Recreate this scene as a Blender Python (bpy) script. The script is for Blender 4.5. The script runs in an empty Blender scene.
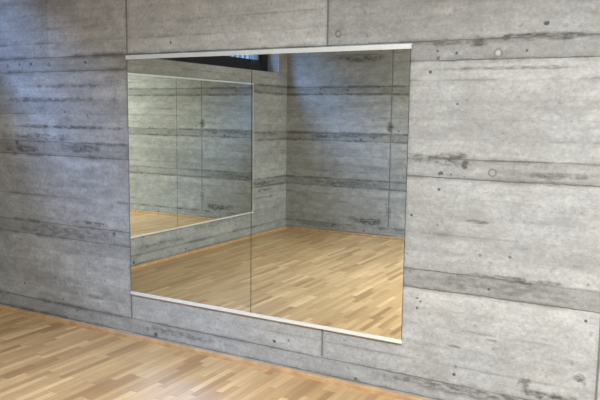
import bpy, bmesh, math
from mathutils import Vector, Matrix

S = bpy.context.scene
COL = S.collection

# ------------------------------------------------------------------ measures (metres)
L, D, XE, H = 1.533, 4.8005, 6.0, 3.2        # west wall at x=-L, south wall at y=-D, east wall at x=XE
MX0, MX1, ZB, ZT = .0143, 2.0437, 0.3283, 1.9882           # mirror on the north wall
SILL, HEAD = 2.170, 3.10                    # clerestory window in the west wall
WY0, WY1 = -0.25, -4.581
WT = 0.255                                   # wall thickness
SKY = 31.0                                   # strength of the sky outside
LAMP_X, LAMP_LEN, LAMP_PITCH, LAMP_N = 1.15, 1.35, 1.5, 3
LAMP_Y, LAMP_W, LAMP_POWER = -2.9, 0.6, (72, 198, 205)

# ------------------------------------------------------------------ node helpers
class NT:
    def __init__(self, mat):
        mat.use_nodes = True
        self.t = mat.node_tree
        self.t.nodes.clear()
    def n(self, typ, **kw):
        nd = self.t.nodes.new(typ)
        for k, v in kw.items(): setattr(nd, k, v)
        return nd
    def put(self, sock, v):
        if hasattr(v, 'node'): self.t.links.new(v, sock)
        else: sock.default_value = v
    def m(self, op, a, b=None, c=None, clamp=False):
        nd = self.n('ShaderNodeMath', operation=op); nd.use_clamp = clamp
        self.put(nd.inputs[0], a)
        if b is not None: self.put(nd.inputs[1], b)
        if c is not None: self.put(nd.inputs[2], c)
        return nd.outputs[0]
    def add(self, a, b): return self.m('ADD', a, b)
    def sub(self, a, b): return self.m('SUBTRACT', a, b)
    def mul(self, a, b): return self.m('MULTIPLY', a, b)
    def ss(self, v, lo, hi, a=0.0, b=1.0):
        nd = self.n('ShaderNodeMapRange', interpolation_type='SMOOTHSTEP')
        self.put(nd.inputs[0], v)
        for i, q in enumerate((lo, hi, a, b)): self.put(nd.inputs[1 + i], q)
        return nd.outputs[0]
    def xyz(self, x, y, z=0.0):
        nd = self.n('ShaderNodeCombineXYZ')
        for s, v in zip(nd.inputs, (x, y, z)): self.put(s, v)
        return nd.outputs[0]
    def noise(self, vec, scale, detail=4.0, rough=0.55, dist=0.0):
        nd = self.n('ShaderNodeTexNoise')
        self.put(nd.inputs['Vector'], vec); self.put(nd.inputs['Scale'], scale)
        nd.inputs['Detail'].default_value = detail; nd.inputs['Roughness'].default_value = rough
        nd.inputs['Distortion'].default_value = dist
        return nd.outputs[0]
    def white(self, vec):
        nd = self.n('ShaderNodeTexWhiteNoise', noise_dimensions='3D')
        self.put(nd.inputs['Vector'], vec)
        return nd.outputs[0]
    def mixc(self, f, a, b, bt='MIX'):
        nd = self.n('ShaderNodeMix', data_type='RGBA', blend_type=bt)
        self.put(nd.inputs[0], f); self.put(nd.inputs[6], a); self.put(nd.inputs[7], b)
        return nd.outputs[2]
    def bsdf(self, color, rough=0.6, metal=0.0, spec=0.5, bump=None, bstr=0.2, bdist=0.01):
        p = self.n('ShaderNodeBsdfPrincipled')
        self.put(p.inputs['Base Color'], color); self.put(p.inputs['Roughness'], rough)
        self.put(p.inputs['Metallic'], metal); self.put(p.inputs['Specular IOR Level'], spec)
        if bump is not None:
            b = self.n('ShaderNodeBump')
            self.put(b.inputs['Height'], bump); b.inputs['Strength'].default_value = bstr
            b.inputs['Distance'].default_value = bdist
            self.t.links.new(b.outputs[0], p.inputs['Normal'])
        o = self.n('ShaderNodeOutputMaterial')
        self.t.links.new(p.outputs[0], o.inputs[0])
        return p

def simple(name, color, rough, metal=0.0, spec=0.5, var=0.06, scale=30):
    mat = bpy.data.materials.new(name); t = NT(mat)
    tc = t.n('ShaderNodeTexCoord').outputs['Object']
    nz = t.noise(tc, scale, 3)
    c = t.mixc(t.ss(nz, .3, .7), tuple(q * (1 - var) for q in color) + (1,), tuple(min(1, q * (1 + var)) for q in color) + (1,))
    r = t.ss(nz, 0, 1, rough * .9, rough * 1.1)
    t.bsdf(c, r, metal, spec)
    return mat

# ------------------------------------------------------------------ board-marked concrete
def concrete(name, axis='x', seed=0.0, joints=(), marks=(), k_=1.0, drop=0.0, halo_=1.0, tints=()):
    """joints: (u, z0, z1); marks: (kind, u, z, ru, rz, strength)"""
    mat = bpy.data.materials.new(name); t = NT(mat)
    tc = t.n('ShaderNodeTexCoord').outputs['Object']
    sp = t.n('ShaderNodeSeparateXYZ'); t.put(sp.inputs[0], tc)
    u = sp.outputs['X'] if axis == 'x' else sp.outputs['Y']
    z = sp.outputs['Z']
    P = t.xyz(u, z, seed)
    wob = t.mul(t.sub(t.noise(t.xyz(t.mul(u, 2.2), t.mul(z, 4.0), seed), 1.0, 3), .5), 0.010)
    fine = t.noise(P, 38, 5, .65)
    grit = t.noise(t.xyz(u, t.mul(z, 1.3), seed + 29), 62, 3, .7)
    wob = t.add(wob, t.mul(t.sub(t.noise(P, 24, 3, .6), .5), .010))
    mid = t.noise(P, 7, 5, .6)
    big = t.noise(t.xyz(t.mul(u, .8), t.mul(z, 1.5), seed + 3), 1.3, 4, .6)
    grain = t.noise(t.xyz(t.mul(u, 2.5), t.mul(z, 42), seed + 7), 1.0, 5, .65)
    streak = t.noise(t.xyz(t.mul(u, 1.6), t.mul(z, 9), seed + 11), 1.0, 4, .55)
    # boards
    zz = t.m('DIVIDE', t.sub(t.add(z, wob), .143 - drop), .1031)
    i = t.m('FLOOR', zz); f = t.m('FRACT', t.add(zz, 60.0))
    k = t.m('ROUND', zz)
    dl = t.mul(t.m('ABSOLUTE', t.sub(zz, k)), .1031)               # distance to the nearest board edge
    imod = t.m('MODULO', t.add(i, 60.0), 6.0); kmod = t.m('MODULO', t.add(k, 60.0), 6.0)
    band = t.m('COMPARE', imod, 5.0, .3)
    strong = t.m('MAXIMUM', t.m('COMPARE', kmod, 5.0, .3), t.m('COMPARE', kmod, 0.0, .3))
    panel = t.m('FLOOR', t.m('DIVIDE', u, 1.5335))
    tint = t.white(t.xyz(i, panel, seed + .5))
    ktint = t.white(t.xyz(k, panel, seed + 2.5))
    broken = t.noise(t.xyz(t.mul(u, 2.0), t.mul(k, 7.3), seed + 5), 1.3, 4, .6)
    width = t.m('MULTIPLY_ADD', fine, .006, .0012)
    line = t.ss(dl, t.mul(width, .3), t.mul(width, 1.5), 1, 0)
    wline = t.ss(dl, t.mul(width, .2), t.mul(width, 2.3), 1, 0)
    weak = t.mul(t.mul(wline, t.ss(t.add(broken, t.mul(t.sub(mid, .5), .7)), .42, .70, .06, 1)), t.ss(ktint, .15, 1.0, .10 * k_, .5 * k_))
    blot = t.noise(t.xyz(t.mul(u, 9), t.mul(z, 17), seed + 17), 1.0, 4, .6, .4)
    dots = t.noise(t.xyz(u, z, seed + 23), 30, 2, .5)
    hline = t.ss(dl, t.mul(width, .2), t.mul(width, t.ss(mid, .35, .7, .9, 3.2)), 1, 0)
    hard = t.mul(t.mul(hline, t.ss(broken, .3, .56, .4, 1)), .80)
    lines = t.mixc(strong, weak, hard)
    halo = t.mul(t.mul(t.ss(dl, .0, .030, 1, 0), strong), t.ss(t.add(broken, t.mul(t.sub(mid, .5), .8)), .40, .66))
    halo = t.mul(halo, .44 * k_ ** 2 * halo_)
    soft = t.mul(t.mul(t.ss(dl, 0, .028, 1, 0), t.ss(t.add(broken, t.mul(t.sub(mid, .5), .9)), .5, .8)), .34 * k_)
    halo = t.m('MAXIMUM', halo, soft)
    # value of the concrete
    v = t.m('MULTIPLY_ADD', t.sub(big, .5), .5 * k_, 1.0)
    v = t.mul(v, t.m('MULTIPLY_ADD', t.sub(mid, .5), .62 * k_, 1.0))
    v = t.mul(v, t.m('MULTIPLY_ADD', t.sub(fine, .5), .72, 1.0))
    v = t.mul(v, t.m('MULTIPLY_ADD', t.sub(grain, .5), .34 * k_, 1.0))
    v = t.mul(v, t.m('MULTIPLY_ADD', t.sub(streak, .5), .42 * k_, 1.0))
    v = t.mul(v, t.m('MULTIPLY_ADD', t.sub(grit, .5), .55, 1.0))
    v = t.mul(v, t.m('MULTIPLY_ADD', t.sub(tint, .5), .16 * k_, 1.0))
    v = t.mul(v, t.m('MULTIPLY_ADD', t.mul(t.mul(band, t.ss(z, .13, .15, .25, 1)), t.ss(streak, .2, .55)), -.25, 1.0))
    v = t.mul(v, t.m('MULTIPLY_ADD', t.sub(blot, .5), .55 * k_, 1.0))
    v = t.mul(v, t.ss(t.add(dots, t.mul(t.sub(blot, .5), .35)), .62, .78, 1.0, .72))
    for (ta, tb, za, zb_, fac) in tints:                           # panel areas made paler or darker than the rest
        ins = t.mul(t.mul(t.m('GREATER_THAN', u, ta), t.m('LESS_THAN', u, tb)), t.mul(t.ss(z, za - .01, za + .01), t.ss(z, zb_ - .01, zb_ + .01, 1, 0)))
        v = t.mul(v, t.m('MULTIPLY_ADD', ins, fac - 1.0, 1.0))
    dark = t.m('MAXIMUM', lines, halo)
    # pores
    vo = t.n('ShaderNodeTexVoronoi'); vo.inputs['Scale'].default_value = 13
    t.put(vo.inputs['Vector'], t.xyz(u, z, seed))
    cs = t.n('ShaderNodeSeparateXYZ'); t.put(cs.inputs[0], vo.outputs['Color'])
    rad = t.ss(cs.outputs[0], .55, 1.0, 0.02, .165)
    rad = t.mul(rad, t.m('MULTIPLY_ADD', band, .75, .75))
    pore = t.mul(t.ss(t.sub(vo.outputs['Distance'], rad), -.03, .02, 1, 0), t.ss(cs.outputs[0], .55, .57))
    pore = t.mul(pore, t.ss(cs.outputs[1], 0, 1, .3, .9))
    vo2 = t.n('ShaderNodeTexVoronoi'); vo2.inputs['Scale'].default_value = 5.5
    t.put(vo2.inputs['Vector'], t.xyz(u, t.mul(z, 1.15), seed + 31))
    c2 = t.n('ShaderNodeSeparateXYZ'); t.put(c2.inputs[0], vo2.outputs['Color'])
    hole = t.ss(t.add(vo2.outputs['Distance'], t.mul(t.sub(fine, .5), .05)), .045, .075, 1, 0)
    hole = t.mul(hole, t.m('GREATER_THAN', t.add(c2.outputs[0], t.mul(band, .35)), .72))
    pore = t.m('MAXIMUM', pore, t.mul(hole, t.ss(c2.outputs[1], 0, 1, .35, .85)))
    # fine dark pitting in patches
    pit = t.mul(t.ss(t.noise(P, 85, 3, .6), .64, .72), t.ss(mid, .48, .65))
    dark = t.m('MAXIMUM', dark, pore); dark = t.m('MAXIMUM', dark, t.mul(pit, .40))
    # joints between the formwork panels
    jw = t.m('MULTIPLY_ADD', fine, .006, .0035)
    for (ju, z0, z1, *js) in joints:
        d = t.m('ABSOLUTE', t.sub(t.add(u, t.mul(wob, .35)), ju))
        jl = t.ss(d, t.mul(jw, .35), t.mul(jw, 1.5), .72, 0)
        jl = t.m('MAXIMUM', jl, t.mul(t.ss(d, 0, .03, .35, 0), t.ss(mid, .4, .6)))
        jl = t.mul(t.mul(jl, js[0] if js else 1.0), t.mul(t.m('GREATER_THAN', z, z0), t.m('LESS_THAN', z, z1)))
        dark = t.m('MAXIMUM', dark, jl)
    pale = None
    for (kind, mu, mz, ru, rz, st) in marks:
        mu *= .9945; mz *= .9945
        if st > 0: st = min(.95, st * 1.2)
        nd = t.n('ShaderNodeVectorMath', operation='LENGTH')
        du = t.m('DIVIDE', t.sub(u, mu), ru); dz = t.m('DIVIDE', t.sub(z, mz), rz)
        t.put(nd.inputs[0], t.xyz(du, dz, 0)); r = nd.outputs['Value']
        if kind == 'spot':
            q = t.mul(t.ss(t.add(r, t.mul(t.sub(fine, .5), 2.2)), .35, 1.0, 1, 0), st)
        elif kind == 'ring':
            q = t.mul(t.ss(t.m('ABSOLUTE', t.sub(t.add(r, t.mul(t.sub(fine, .5), .5)), .85)), .1, .28, 1, 0), st)
        else:                                                       # blot with a ragged inside
            q = t.mul(t.ss(t.add(r, t.mul(t.sub(mid, .5), 2.0)), .35, 1.1, 1, 0), t.ss(t.noise(t.xyz(t.mul(u, 16), t.mul(z, 40), seed), 1, 4, .6), .35, .62, .15, 1))
            q = t.mul(q, st)
        if kind == 'spot' and st < 0:
            q = t.mul(q, -1.0); pale = q if pale is None else t.m('MAXIMUM', pale, q)
        else:
            dark = t.m('MAXIMUM', dark, q)
    col = t.mixc(t.ss(t.noise(P, 2.1, 3), .35, .7), (.325, .318, .305, 1), (.34, .34, .333, 1))
    vc = t.n('ShaderNodeCombineXYZ')
    for s in vc.inputs: t.put(s, v)
    col = t.mixc(1.0, col, vc.outputs[0], 'MULTIPLY')
    if pale is not None: col = t.mixc(pale, col, (.58, .57, .54, 1))
    col = t.mixc(dark, col, (.066, .060, .050, 1))
    hgt = t.sub(t.add(t.mul(fine, .25), t.mul(grain, .3)), t.mul(dark, .8))
    t.bsdf(col, t.ss(mid, .2, .8, .55, .8), 0, .35, hgt, .35, .006)
    return mat

# ------------------------------------------------------------------ parquet
def parquet():
    mat = bpy.data.materials.new('oak_parquet'); t = NT(mat)
    tc = t.n('ShaderNodeTexCoord').outputs['Object']
    sp = t.n('ShaderNodeSeparateXYZ'); t.put(sp.inputs[0], tc)
    x, y = sp.outputs['X'], sp.outputs['Y']
    W, LEN = .047, .40
    xr = t.m('DIVIDE', x, W); row = t.m('FLOOR', xr); fx = t.m('FRACT', t.add(xr, 200.0))
    off = t.mul(t.white(t.xyz(row, 3.1, 0)), LEN)
    yr = t.m('DIVIDE', t.add(y, off), LEN); pl = t.m('FLOOR', yr); fy = t.m('FRACT', t.add(yr, 200.0))
    rnd = t.white(t.xyz(row, pl, 1.7)); rn2 = t.white(t.xyz(row, pl, 5.9))
    ramp = t.n('ShaderNodeValToRGB')
    e = ramp.color_ramp.elements
    e[0].position = 0; e[0].color = (.34, .185, .075, 1)
    e[1].position = 1; e[1].color = (.66, .43, .215, 1)
    for pos, c in ((.12, (.43, .245, .105)), (.5, (.50, .302, .134)), (.85, (.56, .350, .160))):
        q = e.new(pos); q.color = c + (1,)
    t.put(ramp.inputs[0], rnd)
    g = t.noise(t.xyz(t.mul(x, 70), t.mul(y, 3.2), t.mul(rnd, 40)), 1.0, 5, .6, .6)
    g2 = t.noise(t.xyz(t.mul(x, 16), t.mul(y, 1.2), t.mul(rn2, 40)), 1.0, 4, .6, 1.2)
    v = t.mul(t.m('MULTIPLY_ADD', t.sub(g, .5), .55, 1.0), t.m('MULTIPLY_ADD', t.sub(g2, .5), .60, 1.0))
    vc = t.n('ShaderNodeCombineXYZ')
    for s in vc.inputs: t.put(s, v)
    col = t.mixc(1.0, ramp.outputs[0], vc.outputs[0], 'MULTIPLY')
    gap = t.m('MAXIMUM', t.ss(t.m('ABSOLUTE', t.sub(fx, .5)), .482, .497), t.ss(t.m('ABSOLUTE', t.sub(fy, .5)), .4965, .4995))
    col = t.mixc(t.mul(gap, .55), col, (.10, .05, .022, 1))
    hg = t.sub(t.mul(g, .15), gap)
    t.bsdf(col, t.ss(g2, .2, .8, .27, .38), 0, .5, hg, .12, .003)
    return mat

def mirror_mat():
    mat = bpy.data.materials.new('mirror_silver'); t = NT(mat)
    tc = t.n('ShaderNodeTexCoord').outputs['Object']
    c = t.mixc(t.noise(tc, 1.2, 2), (.83, .865, .80, 1), (.84, .87, .815, 1))
    t.bsdf(c, .004, 1.0)
    return mat

def glass_mat():
    mat = bpy.data.materials.new('window_glass'); t = NT(mat)
    tr = t.n('ShaderNodeBsdfTransparent'); gl = t.n('ShaderNodeBsdfGlossy')
    tc = t.n('ShaderNodeTexCoord').outputs['Object']
    t.put(tr.inputs[0], t.mixc(t.noise(tc, 2.0, 2), (.96, .98, .975, 1), (.97, .985, .98, 1)))
    gl.inputs['Roughness'].default_value = .02
    ge = t.n('ShaderNodeNewGeometry'); dp = t.n('ShaderNodeVectorMath', operation='DOT_PRODUCT')
    t.put(dp.inputs[0], ge.outputs['Incoming']); t.put(dp.inputs[1], ge.outputs['Normal'])
    cosi = t.m('ABSOLUTE', dp.outputs['Value'])
    mx = t.n('ShaderNodeMixShader')
    t.put(mx.inputs[0], t.m('MULTIPLY_ADD', t.m('POWER', t.sub(1.0, cosi), 5.0), .96, .04))
    t.t.links.new(tr.outputs[0], mx.inputs[1]); t.t.links.new(gl.outputs[0], mx.inputs[2])
    o = t.n('ShaderNodeOutputMaterial'); t.t.links.new(mx.outputs[0], o.inputs[0])
    return mat

# ------------------------------------------------------------------ mesh helpers
def box(bm, lo, hi, bevel=0.0):
    lo, hi = [min(a, b) for a, b in zip(lo, hi)], [max(a, b) for a, b in zip(lo, hi)]
    r = bmesh.ops.create_cube(bm, size=1.0)
    vs = r['verts']
    for v in vs:
        v.co = Vector([lo[k] + (v.co[k] + .5) * (hi[k] - lo[k]) for k in range(3)])
    if bevel:
        es = list({e for v in vs for e in v.link_edges})
        bmesh.ops.bevel(bm, geom=es, offset=bevel, segments=2, affect='EDGES', profile=.5)

def prism(bm, pts, axis, a, b):
    """extrude a 2D outline along x ('x': pts are (y,z)) or y ('y': pts are (x,z))"""
    mk = (lambda s, q: (s, q[0], q[1])) if axis == 'x' else (lambda s, q: (q[0], s, q[1]))
    A = [bm.verts.new(mk(a, q)) for q in pts]; B = [bm.verts.new(mk(b, q)) for q in pts]
    bm.faces.new(A); bm.faces.new(B[::-1])
    for k in range(len(pts)):
        j = (k + 1) % len(pts)
        bm.faces.new((A[k], B[k], B[j], A[j]))
    bmesh.ops.recalc_face_normals(bm, faces=bm.faces)

def obj(name, bm, mat, parent=None, kind=None):
    bmesh.ops.recalc_face_normals(bm, faces=bm.faces)
    me = bpy.data.meshes.new(name); bm.to_mesh(me); bm.free()
    o = bpy.data.objects.new(name, me); COL.objects.link(o)
    me.materials.append(mat)
    if parent is not None:
        o.parent = parent
        o.matrix_parent_inverse = Matrix.Translation(-Vector(parent.location))
    if kind: o['kind'] = kind
    return o

def boxes(name, items, mat, parent=None, kind=None):
    bm = bmesh.new()
    for it in items: box(bm, *it)
    return obj(name, bm, mat, parent, kind)

def struct(o, label, cat):
    o['kind'] = 'structure'; o['label'] = label; o['category'] = cat
    return o

# ------------------------------------------------------------------ materials
MARKS_N = [
    ('spot', 2.749, 2.073, .016, .017, .85), ('spot', 2.302, 1.943, .016, .012, .75), ('spot', 2.20, 1.955, .010, .010, .7),
    ('spot', 2.205, 1.918, .013, .016, .6), ('spot', 2.519, 1.936, .016, .016, -.55), ('ring', 2.519, 1.936, .024, .024, .32),
    ('spot', 2.66, 1.945, .008, .008, .7), ('blot', 2.42, 2.00, .07, .035, .75), ('blot', 2.75, 2.012, .50, .022, .8),
    ('blot', 2.25, 2.0, .22, .022, .6), ('ring', 1.611, 2.072, .019, .02, .5), ('ring', 2.518, 1.324, .022, .022, .42),
    ('spot', 2.37, 1.352, .026, .022, .7), ('blot', 2.22, 1.385, .22, .04, .8), ('spot', 2.38, 1.37, .030, .018, .7), ('blot', 2.75, 1.285, .40, .014, .6), ('spot', 2.30, 1.305, .010, .008, .7),
    ('spot', 2.78, 1.318, .011, .010, .75), ('blot', 2.85, 1.325, .30, .022, .55), ('spot', 2.74, .232, .036, .034, .55),
    ('blot', 2.66, .77, .26, .022, .75), ('spot', 2.53, .705, .013, .013, .85), ('blot', 2.60, .715, .55, .045, .42),
    ('spot', 2.135, .60, .012, .007, .8), ('spot', 2.135, .545, .009, .010, .8), ('spot', 2.36, .20, .013, .011, .8),
    ('spot', 2.37, .247, .010, .012, .6), ('spot', 1.20, .185, .018, .012, .8), ('blot', 2.50, .12, .65, .045, .62),
    ('blot', 2.86, .185, .16, .03, .85), ('blot', 3.00, .31, .035, .03, .9), ('spot', 2.16, 1.905 - .09, .06, .03, -.25),
    ('spot', -.97, 1.965, .018, .018, .8), ('spot', -.40, 1.963, .014, .014, .8), ('spot', -1.10, 1.968, .012, .011, .8),
    ('blot', -.45, 1.35, .22, .035, .7), ('blot', -1.10, 1.32, .22, .03, .7), ('spot', -.47, 1.345, .016, .03, .65),
    ('blot', -.35, .80, .16, .018, .75), ('blot', -.75, 1.50, .75, .018, .7), ('blot', -.7, .71, .65, .05, .42),
    ('blot', -.8, 1.70, .7, .022, .6), ('blot', -.6, 1.80, .55, .016, .5), ('blot', -.9, 1.42, .5, .03, .55), ('blot', -.2, 1.385, .25, .02, .6), ('blot', .5, .1, .4, .03, .5), ('blot', 2.6, 1.86, .45, .012, .5),
    ('blot', 2.55, .43, .05, .012, .6), ('blot', 2.36, .36, .05, .010, .5), ('blot', 2.45, 1.06, .07, .012, .6),
]
MARKS_S = [
    ('blot', .02, 1.45, .05, .10, .8), ('blot', -.5, 1.36, .7, .04, .55), ('blot', -.4, 2.36, .5, .05, .65),
    ('blot', -.25, .20, .30, .06, .8), ('blot', -.7, .70, .6, .05, .55), ('spot', -.6, 1.95, .02, .02, .8),
    ('blot', -.9, 1.33, .3, .03, .7), ('spot', -.95, 1.95, .015, .015, .7), ('blot', .03, .3, .04, .12, .5),
    ('blot', -1.0, .1, .5, .05, .5), ('spot', -.2, 1.33, .02, .02, .7),
]
MARKS_W = [
    ('blot', -4.2, .70, .40, .035, .75), ('blot', -4.25, .60, .35, .02, .6), ('blot', -4.3, .5, .3, .02, .5),
    ('blot', -4.3, 1.36, .3, .05, .6), ('blot', -3.0, .28, .6, .03, .45), ('blot', -2.2, .2, .5, .03, .4),
]
M = {}
JOINTS_N = [(-.77, 2.39, 5, .5), (0.0, .144, 5), (1.533, .153, 5), (3.066, .02, 5)]
CUT_X, CUT_Z = (0.0, 1.56, 2.45), 1.08          # the mirror wall is textured in eight regions that share one continuous pattern
REGIONS = []
for x0, x1 in zip((-9,) + CUT_X, CUT_X + (9,)):
    for z0, z1 in ((-9, CUT_Z), (CUT_Z, 9)):
        mk = [q for q in MARKS_N if q[1] + 1.5 * q[3] > x0 and q[1] - 1.5 * q[3] < x1 and q[2] + 1.5 * q[4] > z0 and q[2] - 1.5 * q[4] < z1]
        jn = [q for q in JOINTS_N if x0 - .05 < q[0] < x1 + .05]
        REGIONS.append((x0, x1, z0, z1, concrete('board_marked_concrete_north', 'x', 0.0, jn, mk, 1.35 if x1 < .5 else 1.0, 0.0, 1.0, [(-.77, 1.533, 1.998, 9, 1.22), (1.533, 9, 1.998, 9, .86)] if z1 > 5 else [(1.533, 3.066, .14, .66, 1.08)])))
M['south'] = concrete('board_marked_concrete_south', 'x', 20.0,
                      [(0.034, .144, 5), (1.567, .144, 5), (3.1, .144, 5), (4.633, .144, 5)], MARKS_S, 1.25, .014, 1.15)
M['west'] = concrete('board_marked_concrete_west', 'y', 40.0, [], MARKS_W, 1.2, .010, 1.1)
M['east'] = concrete('board_marked_concrete_east', 'y', 60.0, [])
M['ceiling'] = simple('ceiling_concrete', (.10, .10, .10), .8, 0, .3, .08, 4)
M['floor'] = parquet()
M['wood_trim'] = simple('oak_trim', (.47, .285, .14), .42, 0, .5, .16, 14)
M['mirror'] = mirror_mat()
M['glass'] = glass_mat()
M['alu'] = simple('brushed_aluminium', (.88, .89, .88), .34, .45, .5, .03, 60)
M['edge'] = simple('dark_glass_edge', (.06, .065, .06), .25, .3, .5, .05, 20)
M['backing'] = simple('backing_board', (.45, .46, .44), .5, 0, .5, .05, 20)
M['dark_frame'] = simple('dark_brown_window_frame', (.022, .017, .016), .42, 0, .4, .1, 20)
M['sash'] = simple('brown_grey_sash', (.11, .095, .085), .45, 0, .4, .1, 20)
M['outside'] = simple('shade_black_concrete', (.004, .004, .004), .9, 0, .05, .1, 6)  # near black stands in for shade on the surfaces outside the window
M['slat'] = simple('weathered_grey_slats', (.055, .058, .056), .6, 0, .1, .12, 20)
M['bar'] = simple('steel_grille', (.05, .055, .06), .5, .4, .5, .1, 20)

# ------------------------------------------------------------------ the room
struct(boxes('floor', [((-L - WT, .0 + WT, -.2), (XE + WT, -D - WT, 0.0))], M['floor']),
       'glossy oak strip parquet floor laid square to the mirror wall', 'floor')
ceiling = struct(boxes('ceiling', [((-L - WT, WT, H), (XE + WT, -D - WT, H + .2))], M['ceiling']), 'flat grey concrete ceiling above the room', 'ceiling')
bm = bmesh.new(); box(bm, (-L, 0, 0), (XE, WT, H))
for cx_ in CUT_X: bmesh.ops.bisect_plane(bm, geom=bm.verts[:] + bm.edges[:] + bm.faces[:], plane_co=(cx_, 0, 0), plane_no=(1, 0, 0))
bmesh.ops.bisect_plane(bm, geom=bm.verts[:] + bm.edges[:] + bm.faces[:], plane_co=(0, 0, CUT_Z), plane_no=(0, 0, 1))
wn = struct(obj('wall_north', bm, REGIONS[0][4]), 'board-marked grey concrete wall carrying the big mirror', 'wall')
for q in REGIONS[1:]: wn.data.materials.append(q[4])
for p in wn.data.polygons:
    for k, q in enumerate(REGIONS):
        if q[0] < p.center.x < q[1] and q[2] < p.center.z < q[3]: p.material_index = k
struct(boxes('wall_south', [((-L, -D, 0), (XE, -D - WT, H))], M['south']),
       'board-marked concrete wall opposite, seen in the big mirror right of the corner', 'wall')
struct(boxes('wall_west', [((-L, WT, 0), (-L - WT, -D - WT, SILL)), ((-L, WT, HEAD), (-L - WT, -D - WT, H)),
                    ((-L, WT, SILL), (-L - WT, WY0, HEAD)), ((-L, WY1, SILL), (-L - WT, -D - WT, HEAD))], M['west']),
       'concrete end wall under the high window, seen in the big mirror', 'wall')
struct(boxes('wall_east', [((XE, WT, 0), (XE + WT, -D - WT, H))], M['east']),
       'plain concrete end wall on the camera side of the room', 'wall')

def skirting(name, a, b, n, label):
    """small rounded oak strip from a to b; n points into the room"""
    bm = bmesh.new()
    prof = [(0, 0), (.026, 0), (.026, .022), (.0245, .0255), (.021, .028), (.015, .0295), (.006, .030), (0, .030)]
    if n[1]:
        prism(bm, [(a[1] + n[1] * p, z) for p, z in prof], 'x', a[0], b[0])
    else:
        prism(bm, [(a[0] + n[0] * p, z) for p, z in prof], 'y', a[1], b[1])
    return struct(obj(name, bm, M['wood_trim']), label, 'baseboard')
skirting('baseboard_north', (-L, 0), (XE, 0), (0, -1), 'thin oak strip along the foot of the mirror wall')
skirting('baseboard_south', (-L, -D), (XE, -D), (0, 1), 'thin oak strip along the foot of the wall opposite')
skirting('baseboard_west', (-L, -.022), (-L, -D + .022), (1, 0), 'thin oak strip along the foot of the end wall in the mirror')

# ------------------------------------------------------------------ mirrors
def mirror_thing(loc, label, cat='mirror'):
    e = bpy.data.objects.new('wall_mirror', None); COL.objects.link(e)
    e.location = loc; e.empty_display_size = .2
    e['label'] = label; e['category'] = cat
    return e

def panel(name, axis, a, b, z0, z1, front, back, parent, rim='edge'):
    """mirror pane: bevelled glass slab; face material 0 = mirror, rim = glass edge"""
    bm = bmesh.new()
    if axis == 'x': box(bm, (a, front, z0), (b, back, z1), .0012)
    else: box(bm, (front, a, z0), (back, b, z1), .0012)
    o = obj(name, bm, M['mirror'], parent)
    o.data.materials.append(M[rim])
    nrm = Vector((0, -1, 0)) if axis == 'x' else Vector((1, 0, 0))
    for p in o.data.polygons:
        p.material_index = 0 if p.normal.dot(nrm) > .98 else 1
    return o

def rail(name, axis, a, b, z0, z1, wall, sgn, depth, parent, lip):
    """channel: back flange, web and a lip in front of the glass"""
    bm = bmesh.new()
    w = z1 - z0
    up = lip == 'top'
    prof = [(0, z0), (depth, z0), (depth, z1), (0, z1)]
    if up: prof = [(0, z1), (depth, z1), (depth, z0), (depth - .003, z0), (depth - .003, z1 - .004), (0, z1 - .004)]
    else: prof = [(0, z0), (depth, z0), (depth, z1), (depth - .003, z1), (depth - .003, z0 + .004), (0, z0 + .004)]
    pts = [(wall + sgn * p, z) for p, z in prof]
    prism(bm, pts, axis, a, b)
    return obj(name, bm, M['alu'], parent)

m1 = mirror_thing(((MX0 + MX1) / 2, 0, ZB), 'big mirror of two panes between aluminium rails on the concrete wall')
boxes('backing_board', [((MX0 + .012, -.001, ZB + .004), (MX1 - .012, -.009, ZT - .004))], M['backing'], m1)
XJ = 1.0268
panel('mirror_pane', 'x', MX0, XJ - .0012, ZB + .005, ZT - .005, -.016, -.0095, m1)
panel('mirror_pane', 'x', XJ + .0012, MX1, ZB + .005, ZT - .005, -.016, -.0095, m1)
rail('top_rail', 'x', MX0 - .010, MX1 + .006, ZT - .026, ZT + .001, 0, -1, .020, m1, 'top')
rail('bottom_rail', 'x', MX0 - .002, MX1 + .003, ZB - .002, ZB + .019, 0, -1, .020, m1, 'bottom')

CY0, CY1, CJ = -.90, -3.893, -2.378
m2 = mirror_thing((-L, CJ, .33), 'mirror of two panes under the high window, seen inside the big mirror')
boxes('backing_board', [((-L + .001, CY0 - .012, .331), (-L + .010, CY1 + .012, 1.991))], M['backing'], m2)
panel('mirror_pane', 'y', CY0 - .002, CJ + .0015, .331, 1.991, -L + .0165, -L + .0105, m2)
panel('mirror_pane', 'y', CJ - .0015, CY1 + .002, .331, 1.991, -L + .0165, -L + .0105, m2)
rail('top_rail', 'y', CY0 + .006, CY1 - .006, 1.982, 1.999, -L, 1, .021, m2, 'top')
rail('bottom_rail', 'y', CY0 + .006, CY1 - .006, .327, .344, -L, 1, .021, m2, 'bottom')

boxes('edge_trim', [((-L + .001, CY1 + .0015, .344), (-L + .0185, CY1 - .004, 1.982))], M['alu'], m2)
m2.location.x += .010; m2.rotation_euler = (0, 0, .004)             # hangs slightly askew on its fixings

# ------------------------------------------------------------------ windows
def box_frame(x0, x1, y0, y1, z0, z1, w, wb=None):
    """four sides of a rectangular frame in the yz plane"""
    y0, y1 = max(y0, y1), min(y0, y1)
    wb = wb or w
    return [((x0, y0, z0), (x1, y1, z0 + wb)), ((x0, y0, z1 - w), (x1, y1, z1)),
            ((x0, y0, z0 + wb), (x1, y0 - w, z1 - w)), ((x0, y1 + w, z0 + wb), (x1, y1, z1 - w))]

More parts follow.
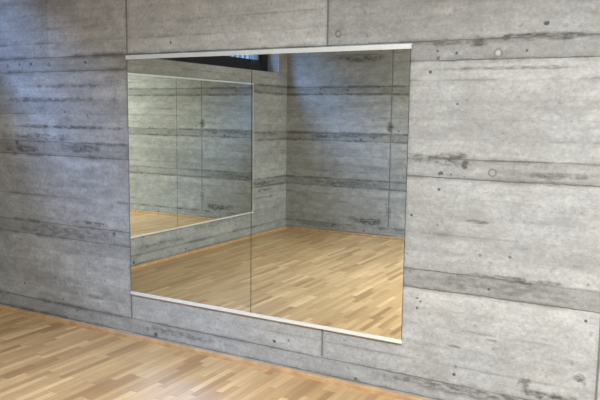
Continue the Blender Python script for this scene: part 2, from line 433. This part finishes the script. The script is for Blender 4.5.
XF = -1.7155                                                        # room side of the window frame
XB = XF - .078
END = .165                                                          # wide closing pieces at both ends of the frame
w1 = struct(boxes('window_1', [((XF, WY0, SILL), (XB, WY1, SILL + .055)), ((XF, WY0, HEAD - .035), (XB, WY1, HEAD)),
                               ((XF, WY0, SILL + .055), (XB, WY0 - .05, HEAD - .035)), ((XF, WY1, SILL + .055), (XB, WY1 + END, HEAD - .035))],
                  M['dark_frame']), 'long high window with dark frame in the end wall, seen in the big mirror', 'window')
yi0, yi1, pitch = WY0 - .05, WY1 + END, 1.02
cuts = [yi0, -1.38, -2.43, -3.48, yi1]
for a, b in zip(cuts, cuts[1:]):
    a -= .002; b += .002
    c = boxes('casement', [((XF - .004, a, SILL + .055), (XF - .06, b, SILL + .158)), ((XF - .012, a, HEAD - .075), (XF - .06, b, HEAD - .037)),
                           ((XF - .012, a, SILL + .158), (XF - .06, a - .04, HEAD - .075)), ((XF - .012, b + .04, SILL + .158), (XF - .06, b, HEAD - .075))],
              M['dark_frame'], w1)
    boxes('glazing_bead', [((XF - .006, b + .075, SILL + .158), (XF - .03, b + .04, HEAD - .075))], M['sash'], c)
    boxes('glass', [((XF - .032, a - .04, SILL + .158), (XF - .042, b + .04, HEAD - .075))], M['glass'], c)

# outside the high window: a dark retaining wall and a pale slatted fence standing on it
XO = -2.9
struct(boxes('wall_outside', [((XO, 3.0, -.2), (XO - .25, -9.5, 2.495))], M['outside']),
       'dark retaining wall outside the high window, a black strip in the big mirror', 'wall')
fence = bpy.data.objects.new('slatted_fence', None); COL.objects.link(fence); fence.location = (XO - .1, -3, 2.495)
fence['label'] = 'pale slatted fence outside the high window, tiny at the top of the big mirror'; fence['category'] = 'fence'
boxes('back_board', [((XO - .10, 1.0, 2.496), (XO - .14, -6.27, 2.80))], M['bar'], fence)
boxes('post', [((XO - .02, -6.17, 2.496), (XO - .10, -6.27, 2.88))], M['sash'], fence)
for k in range(50):
    y = -6.14 + k * .14
    if k < 50: boxes('slat', [((XO - .065, y, 2.496 + .004 * ((k * 7) % 3)), (XO - .10, y + .100, 2.84 + .006 * ((k * 5) % 4)))], M['slat'], fence)
struct(boxes('sky_blocker', [((-4.2, 5.0, -.2), (-4.5, -12.0, 4.55))], M['outside']),
       'unseen dark block added beyond the fence to cut off the low sky', 'wall')  # added obstruction: blocks low sky so the blue beam stays steep and narrow

# ------------------------------------------------------------------ ceiling lamps (a row of wide recessed fittings)
M['white_metal'] = simple('white_painted_metal', (.6, .6, .58), .5)
for k in range(LAMP_N):
    xa = LAMP_X + k * LAMP_PITCH; xb = xa + LAMP_LEN
    ya, yb = LAMP_Y + LAMP_W / 2, LAMP_Y - LAMP_W / 2
    zt = H - .001; zb = H - .075
    fit = boxes('light_fitting', [((xa - .02, ya + .02, zb), (xb + .02, ya, zt)), ((xa - .02, yb, zb), (xb + .02, yb - .02, zt)),
                                  ((xa - .02, ya, zb), (xa, yb, zt)), ((xb, ya, zb), (xb + .02, yb, zt)),
                                  ((xa, ya, zt - .012), (xb, yb, zt))], M['white_metal'], ceiling)
    li = bpy.data.lights.new('ceiling_lamp', 'AREA'); li.shape = 'RECTANGLE'; li.size = xb - xa; li.size_y = ya - yb
    li.color = (.86, .945, 1.0); li.energy = LAMP_POWER[k]; li.spread = math.radians(171)
    lo = bpy.data.objects.new('ceiling_lamp', li); COL.objects.link(lo); lo.location = ((xa + xb) / 2, LAMP_Y, zb + .005)

# ------------------------------------------------------------------ daylight
W = bpy.data.worlds.new('daylight'); S.world = W
W.use_nodes = True
nt = W.node_tree; nt.nodes.clear()
tcn = nt.nodes.new('ShaderNodeTexCoord'); sx = nt.nodes.new('ShaderNodeSeparateXYZ')
nt.links.new(tcn.outputs['Generated'], sx.inputs[0])
mr = nt.nodes.new('ShaderNodeMapRange'); mr.interpolation_type = 'SMOOTHSTEP'
mr.inputs[1].default_value = 0.0; mr.inputs[2].default_value = .6
nt.links.new(sx.outputs['Z'], mr.inputs[0])
mix = nt.nodes.new('ShaderNodeMix'); mix.data_type = 'RGBA'
mix.inputs[6].default_value = (.42, .62, 1.0, 1)                    # paler towards the horizon
mix.inputs[7].default_value = (.25, .46, 1.0, 1)                    # clear blue sky above
nt.links.new(mr.outputs[0], mix.inputs[0])
mz = nt.nodes.new('ShaderNodeMapRange'); mz.interpolation_type = 'SMOOTHSTEP'
mz.inputs[1].default_value = -.08; mz.inputs[2].default_value = .05; mz.inputs[3].default_value = .1; mz.inputs[4].default_value = 1.0
nt.links.new(sx.outputs['Z'], mz.inputs[0])
mm = nt.nodes.new('ShaderNodeMath'); mm.operation = 'MULTIPLY'
mm.inputs[0].default_value = SKY; nt.links.new(mz.outputs[0], mm.inputs[1])
bg = nt.nodes.new('ShaderNodeBackground'); wo = nt.nodes.new('ShaderNodeOutputWorld')
nt.links.new(mix.outputs[2], bg.inputs[0]); nt.links.new(mm.outputs[0], bg.inputs[1])
nt.links.new(bg.outputs[0], wo.inputs[0])

def portal(name, loc, rot, sx_, sy_):
    li = bpy.data.lights.new(name, 'AREA'); li.shape = 'RECTANGLE'; li.size = sx_; li.size_y = sy_
    li.cycles.is_portal = True
    o = bpy.data.objects.new(name, li); COL.objects.link(o)
    o.location = loc; o.rotation_euler = rot
portal('daylight_portal', (-L - WT - .01, (WY0 + WY1) / 2, (SILL + HEAD) / 2), (0, -math.pi / 2, 0), HEAD - SILL, WY0 - WY1)
# ------------------------------------------------------------------ camera
yaw, pitch_, roll, f = .5102, -.1233, .0128, 683.485
cam = bpy.data.cameras.new('camera'); co = bpy.data.objects.new('camera', cam); COL.objects.link(co)
cam.sensor_fit = 'HORIZONTAL'; cam.sensor_width = 36; cam.lens = 36 * f / 600
cam.clip_start = .02
fw = Vector((-math.sin(yaw) * math.cos(pitch_), math.cos(yaw) * math.cos(pitch_), math.sin(pitch_)))
rt = Vector((math.cos(yaw), math.sin(yaw), 0)); up = rt.cross(fw)
r2 = math.cos(roll) * rt + math.sin(roll) * up
u2 = -math.sin(roll) * rt + math.cos(roll) * up
co.matrix_world = Matrix(((r2.x, u2.x, -fw.x, 3.3603), (r2.y, u2.y, -fw.y, -3.5621), (r2.z, u2.z, -fw.z, 1.6), (0, 0, 0, 1)))
S.camera = co

# ------------------------------------------------------------------ render look
S.view_settings.view_transform = 'Standard'; S.view_settings.look = 'None'
S.view_settings.gamma = 1.0; S.view_settings.use_curve_mapping = False
S.view_settings.exposure = 0.04
c = S.cycles
c.use_denoising = True
try:
    c.denoiser = 'OPENIMAGEDENOISE'; c.denoising_input_passes = 'RGB_ALBEDO_NORMAL'
except Exception: pass
c.max_bounces = 14; c.diffuse_bounces = 7; c.glossy_bounces = 8; c.transparent_max_bounces = 16
c.caustics_reflective = True; c.blur_glossy = .2
c.sample_clamp_indirect = 20
